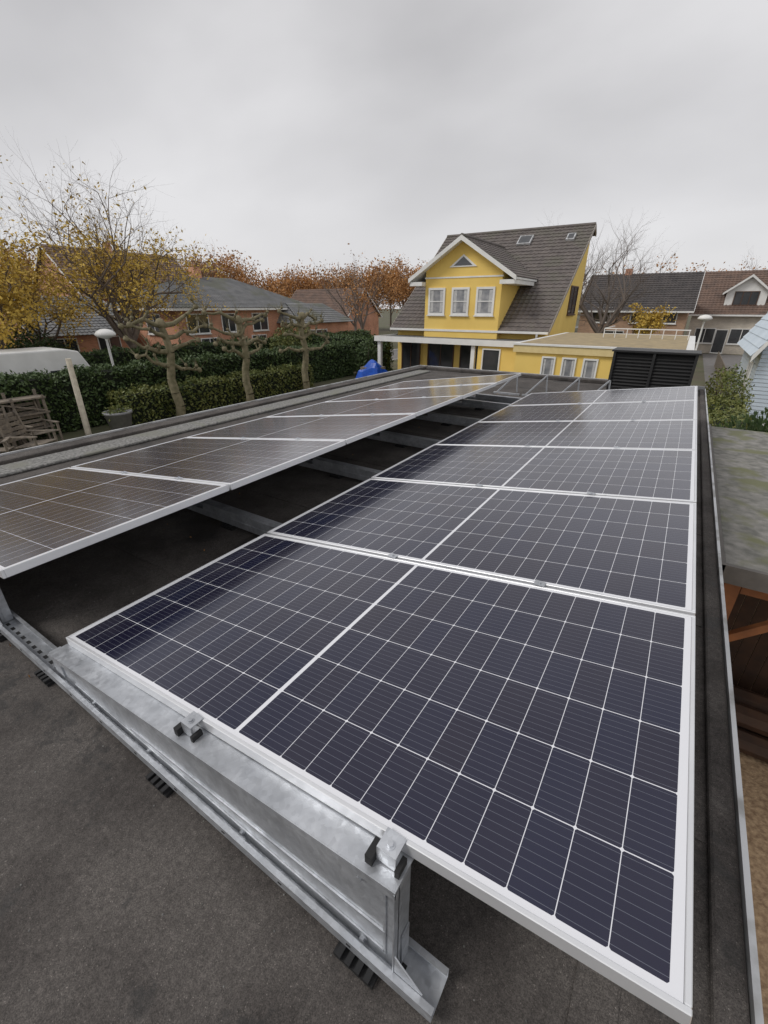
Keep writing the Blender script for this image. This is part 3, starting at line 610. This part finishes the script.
def blob(name,c,r,n,size,m,seed):
    e_=empty(name,(c[0],c[1],0)); rng=np.random.default_rng(seed)
    P=rng.normal(size=(n,3)); P/=np.linalg.norm(P,axis=1)[:,None]; rr=rng.random(n)**.35
    cl=rng.normal(size=(26,3)); cl/=np.linalg.norm(cl,axis=1)[:,None]
    lump=.75+.35*np.max(P@cl.T,axis=1)**6
    P=P*(rr*lump)[:,None]*np.array(r)+np.array(c); P=P[P[:,2]>.02]
    leaf_obj('leaves',P,size,m,e_,seed)
    b=MB(); rnd=random.Random(seed)
    for i in range(14):
        d=Vector((rnd.uniform(-.7,.7)*r[0],rnd.uniform(-.7,.7)*r[1],rnd.uniform(.2,.8)*r[2])); b.tube((c[0],c[1],0),Vector(c)+d,.03,.008,5)
    b.obj('stems',M_bark,e_)
blob('ivy_bush',(1.75,11.1,1.35),(1.1,.8,1.15),7000,.05,M_leafg,11)
blob('laurel_bush',(3.0,12.4,1.2),(1.3,1.2,1.4),6000,.06,M_leafg,12)
blob('golden_shrub',(1.6,20.5,1.0),(.8,1.6,1.5),5000,.05,M_leafg2,13)
blob('garden_shrub',(-25.5,26.5,1.6),(1.6,2,1.7),4000,.09,M_leafg2,14)
blob('garden_shrub',(-18.3,26,1.0),(1.0,1,1.3),3000,.08,M_leafg,15)
blob('conifer_shrub',(-33,11,1.6),(2.2,3,1.9),6000,.10,M_leafg,16)
def limb(mb,p,d,length,r,level,maxl,rnd,tips,spread,kids,nseg=3,up=.1,ns=5,shrink=.68):
    p=Vector(p); d=Vector(d).normalized(); seg=length/nseg
    for i in range(nseg):
        r2=r*(1-.38*(i+1)/nseg)
        d=(d+Vector((rnd.gauss(0,.13),rnd.gauss(0,.13),rnd.gauss(0,.10)+up*.5))).normalized()
        q=p+d*seg; mb.tube(p,q,r*(1-.38*i/nseg),r2,max(3,ns-level))
        if level<maxl and i<nseg-1 and level>0 and rnd.random()<.75:
            dd=(d+Vector((rnd.gauss(0,1),rnd.gauss(0,1),rnd.gauss(0,.7))).normalized()*spread*1.1)
            limb(mb,q,dd,length*shrink*.8,r2*.55,level+1,maxl,rnd,tips,spread,kids,nseg,up,ns,shrink)
        p=q
        if level>=maxl-1: tips.append(tuple(p))
    if level<maxl:
        for k in range(kids):
            dd=(d+Vector((rnd.gauss(0,1),rnd.gauss(0,1),rnd.gauss(0,.8))).normalized()*spread)
            limb(mb,p,dd,length*shrink*rnd.uniform(.8,1.15),r2*.68,level+1,maxl,rnd,tips,spread,kids,nseg,up,ns,shrink)
def tree(name,base,trunk,l0,r0,maxl,seed,leafn=0,leafm=None,leafs=.1,spread=.75,kids=3,bark=M_bark,up=.12,main=5,leaffilter=None,shrink=.7):
    rnd=random.Random(seed); e_=empty(name,base); mb=MB(); tips=[]
    p=Vector(base); q=p+Vector((rnd.uniform(-.15,.15),rnd.uniform(-.15,.15),trunk*.5)); q2=q+Vector((rnd.uniform(-.15,.15),rnd.uniform(-.15,.15),trunk*.5))
    mb.tube(p-Vector((0,0,.1)),p+Vector((0,0,.25)),r0*1.5,r0*1.1,9); mb.tube(p+Vector((0,0,.25)),q,r0*1.1,r0,9); mb.tube(q,q2,r0,r0*.85,9)
    for k in range(main):
        t=2*math.pi*k/main+rnd.uniform(-.4,.4); o=rnd.uniform(.35,.9) if k else .1
        limb(mb,q2-Vector((0,0,rnd.uniform(0,.5)*trunk*.4)),(math.cos(t)*o,math.sin(t)*o,1),l0*rnd.uniform(.85,1.15),r0*.62,1,maxl,rnd,tips,spread,kids,3,up,7,shrink)
    mb.obj('branches',bark,e_)
    if leafn:
        rng=np.random.default_rng(seed); T=np.array(tips)
        if leaffilter is not None: T=T[leaffilter(T,rng)]
        C=T[rng.integers(0,len(T),leafn)]+rng.normal(size=(leafn,3))*.16
        leaf_obj('leaves',C,leafs,leafm,e_,seed)
    return e_
tree('autumn_tree',(-28.5,15.6,0),2.4,3.2,.27,6,21,8500,M_leafy,.085,spread=.85,main=8,kids=2,leaffilter=lambda T,r:(r.random(len(T))<np.clip((8.4-T[:,2])*.5,.07,1)),shrink=.73,bark=M_twig)
tree('yellow_maple_tree',(-26.0,7.6,0),1.6,2.3,.16,5,22,11000,M_leafy,.085,spread=.85,main=6,kids=2,bark=M_bark,shrink=.7)
tree('yellow_maple_tree',(-33.0,12.6,0),1.6,2.2,.16,5,31,5000,M_leafy,.09,spread=.85,main=6,kids=2,bark=M_bark,shrink=.7)
tree('bare_tree',(-32.0,8.5,0),2.6,3.2,.25,6,41,1200,M_leafy,.08,spread=.85,main=7,kids=2,bark=M_twig,shrink=.73)
tree('bare_tree',(-9.5,44,0),3,2.7,.22,6,25,0,spread=.7,main=6,kids=2,bark=M_greyt,shrink=.70,up=.05)
tree('bare_tree',(-6.3,41,0),2.6,2.6,.26,6,33,0,spread=.80,main=8,kids=2,bark=M_greyt,shrink=.72)
tree('bare_tree',(-31.5,44,0),2.2,2.5,.18,5,26,900,M_leafo,.12,spread=.7,main=6,kids=2,bark=M_greyt)
tree('bare_tree',(7.5,75,0),3,3.0,.2,5,27,0,spread=.6,main=5,kids=2,bark=M_greyt)
tree('bare_tree',(-34.5,47,0),2.5,2.8,.18,5,28,0,spread=.65,main=5,kids=2,bark=M_greyt)
tree('bare_tree',(-58,44,0),3,3.6,.25,5,34,0,spread=.65,main=6,kids=2,bark=M_twig)
tree('small_orange_tree',(-3.4,43,0),1.6,1.3,.10,4,29,2600,M_leafy,.10,main=4,kids=2)
def pollard(base,h,seed):
    rnd=random.Random(seed); e_=empty('pollarded_tree',base); mb=MB(); b=Vector(base); p=b; n=7
    for i in range(n):
        q=b+Vector((.07*math.sin(i*1.7+seed),.07*math.cos(i*1.3+seed),h*(i+1)/n))
        mb.tube(p,q,.20-.011*i,.20-.011*(i+1),9); p=q
    def knob(c,r):
        prof=[(0,-r)]+[(r*math.sin(math.pi*k/6)*rnd.uniform(.85,1.15),-r*math.cos(math.pi*k/6)) for k in range(1,6)]+[(0,r)]
        mb.lathe(c,prof,8)
    knob(p,.2)
    for lv,z in enumerate((h*.58,h*.72,h*.86,h*.98)):
        for sg in (-1,1):
            d=Vector((rnd.uniform(-.3,.3),sg,rnd.uniform(.0,.30))).normalized(); a=b+Vector((0,0,z)); r=.11
            for s_ in range(5):
                d2=(d+Vector((rnd.gauss(0,.22),0,rnd.gauss(0,.34)))).normalized(); c2=a+d2*rnd.uniform(.24,.42)
                mb.tube(a,c2,r,r*.84,7); a=c2; r*=.84
                if rnd.random()<.5:
                    t=a+Vector((rnd.gauss(0,.14),rnd.gauss(0,.14),rnd.uniform(.12,.34))); mb.tube(a,t,r*.7,r*.45,6); knob(t,.07)
                    for _ in range(4): mb.tube(t,t+Vector((rnd.gauss(0,.15),rnd.gauss(0,.15),rnd.uniform(.1,.5))),.013,.005,3)
            knob(a,.11)
            for _ in range(5): mb.tube(a,a+Vector((rnd.gauss(0,.2),rnd.gauss(0,.2),rnd.uniform(.1,.5))),.013,.005,3)
    mb.obj('trunk_and_limbs',M_bark2,e_,smooth=True)
pollard((-17.6,11.0,0),3.75,1); pollard((-17.3,14.6,0),3.8,2); pollard((-17.4,18.8,0),3.9,3)
def woodland(name,arcs,seed,leafn_per,leafm,bark,ls=.2,sp=.45):
    rnd=random.Random(seed); rng=np.random.default_rng(seed); e_=empty(name,arcs[0][:2]+(0,)); mb=MB(); Cs=[]
    for (x,y,h) in arcs:
        b=Vector((x,y,0)); mb.tube(b,b+Vector((0,0,h*.45)),.16,.11,5); tips=[]
        for k in range(7):
            z=h*rnd.uniform(.2,.5); t=rnd.uniform(0,6.28); o=rnd.uniform(.2,.8)
            limb(mb,b+Vector((0,0,z)),(math.cos(t)*o,math.sin(t)*o,1),h*.24,.07,2,4,rnd,tips,.6,2,2,.15,5,.72)
        T=np.array(tips)
        lf=int(leafn_per*rnd.uniform(.35,1.5))
        if lf: Cs.append(T[rng.integers(0,len(T),lf)]+rng.normal(size=(lf,3))*sp)
    mb.obj('trunks',bark,e_)
    if Cs: leaf_obj('foliage',np.concatenate(Cs),ls,leafm,e_,seed)
rnd=random.Random(5); arcs=[]
for i in range(84):
    t=R(-72+60*i/84+rnd.uniform(-.8,.8)); D=rnd.uniform(76,102); arcs.append((D*math.sin(t),D*math.cos(t),rnd.uniform(8.5,12.3)))
woodland('autumn_woodland',arcs,7,1900,M_leafo,M_twig,.18,.65)
arcs=[]
for i in range(34):
    t=R(-12+30*i/34+rnd.uniform(-.8,.8)); D=rnd.uniform(85,110); arcs.append((D*math.sin(t),D*math.cos(t),rnd.uniform(8.5,12)))
woodland('bare_woodland',arcs,8,300,M_leafo,M_twig)
arcs=[]
for i in range(34):
    t=R(-110+50*i/34); D=rnd.uniform(60,80); arcs.append((D*math.sin(t),D*math.cos(t),rnd.uniform(6,8.5)))
woodland('mixed_woodland',arcs,9,400,M_leafg2,M_twig)
# ------------------------------------------------------------ garden objects
def lamp(loc,h,name='street_lamp'):
    e_=empty(name,loc); b=MB()
    b.lathe(loc,[(.10,0),(.10,.5),(.06,.55),(.055,h-.1),(.07,h-.05),(.07,h)],10); b.obj('pole',M_white,e_,True)
    b=MB(); b.lathe(loc,[(.05,h),(.18,h+.04),(.42,h+.14),(.44,h+.22),(.34,h+.34),(.16,h+.42),(0,h+.44)],16); b.obj('lamp_head',M_white,e_,True)
lamp((-22.6,11.2,0),3.0); lamp((.6,40,0),3.4)
pp=empty('wooden_post',(-18.2,7.5,0)); MB().tube((-18.2,7.5,0),(-18.2,7.55,2.7),.11,.09,9,True).obj('post',M_cream,pp)
pl=empty('planter_pot',(-17.4,8.35,0)); b=MB(); b.lathe((-17.4,8.35,0),[(0,0),(.33,0),(.46,.72),(.50,.72),(.50,.80),(.43,.80),(.42,.70),(0,.70)],24); b.obj('pot',M_pot,pl,True)
rng=np.random.default_rng(3); P=rng.normal(size=(300,3))*[.20,.20,.08]+[-17.4,8.35,.84]; leaf_obj('plant',P,.05,M_leafg2,pl,3)
def chair(loc,rot,k_=1.25):
    e_=empty('garden_chair',loc); b=MB()
    def T(p):
        c,s_=math.cos(rot)*k_,math.sin(rot)*k_; return (loc[0]+p[0]*c-p[1]*s_,loc[1]+p[0]*s_+p[1]*c,loc[2]+p[2]*k_)
    for sx in (-.32,.32):
        b.beam(T((sx,-.30,0)),T((sx,-.30,.62)),.06,.06); b.beam(T((sx,.32,0)),T((sx,.55,1.15)),.06,.06); b.beam(T((sx,-.36,.64)),T((sx,.42,.62)),.10,.035)
    for k in range(6): y=-.3+k*.11; b.beam(T((-.33,y,.42-.012*k)),T((.33,y,.42-.012*k)),.10,.025)
    for k in range(6): z=.52+k*.11; y=.36+.0205*k*1.9; b.beam(T((-.33,y+.02,z)),T((.33,y+.02,z)),.025,.10)
    b.obj('slatted_chair',M_oldwood,e_)
chair((-17.6,4.6,0),R(70)); chair((-17.8,5.9,0),R(95)); chair((-16.6,4.2,0),R(60)); chair((-16.4,5.2,0),R(120))
rk=empty('wooden_garden_rack',(-18.6,5.4,0)); b=MB()
for y in (4.6,5.5,6.4): b.box(-18.85,-18.77,y,y+.08,0,1.75); b.box(-18.35,-18.27,y,y+.08,0,1.6)
for z in (.5,1.0,1.5): b.box(-18.88,-18.24,4.55,6.53,z,z+.05)
b.beam((-18.3,4.7,1.6),(-18.3,6.4,1.1),.05,.05)
b.obj('frame',M_oldwood,rk)
cv_=empty('caravan',(-23.2,6.8,0)); b=MB()
prof=[(3.9,.55),(9.9,.55),(10.1,.9),(10.05,1.9),(9.7,2.6),(9.2,2.72),(4.5,2.72),(4.0,2.5),(3.75,1.7),(3.7,.9)]
b.prism([(-24.3,y,z) for y,z in prof],(2.1,0,0)); b.obj('body',M_white,cv_,bevel=.06)
b=MB()
for y0 in (4.6,6.6,8.4): b.box(-22.199,-22.185,y0,y0+1.1,1.3,1.9)
b.obj('windows',M_glass,cv_)
b=MB(); b.tube((-22.5,6.9,.34),(-22.18,6.9,.34),.34,.34,16,True); b.tube((-24.4,6.9,.34),(-24.0,6.9,.34),.34,.34,16,True); b.obj('wheels',M_dark,cv_)
b=MB(); b.box(-22.19,-22.17,3.9,9.9,1.0,1.06); b.obj('stripe',M_blue,cv_)
bt=empty('tarpaulin_covered_stack',(-15.9,23.2,0)); b=MB(); rnd=random.Random(2); n=10
for j in range(n+1):
    for i in range(n+1):
        u=i/n*2-1; v=j/n*2-1; h=1.35*(1-max(abs(u),abs(v))**6)*(.85+.15*math.cos(u*3+v*2))+rnd.uniform(0,.07)
        b.v.append((-15.9+u*.85*(1+.1*(1-h)),23.2+v*.7*(1+.1*(1-h)),max(.02,h)))
for j in range(n):
    for i in range(n): q=j*(n+1)+i; b.f.append((q,q+1,q+n+2,q+n+1))
b.obj('tarpaulin',M_blue,bt)
b=MB(); b.box(-16.5,-15.3,22.7,23.7,0,1.0); b.obj('stack',M_oldwood,bt)
fe=empty('picket_fence',(3,30,0)); b=MB()
for k in range(30): b.box(2.2,2.24,30.5+k*.5,30.9+k*.5,0,1.1)
b.obj('boards',M_oldwood,fe)
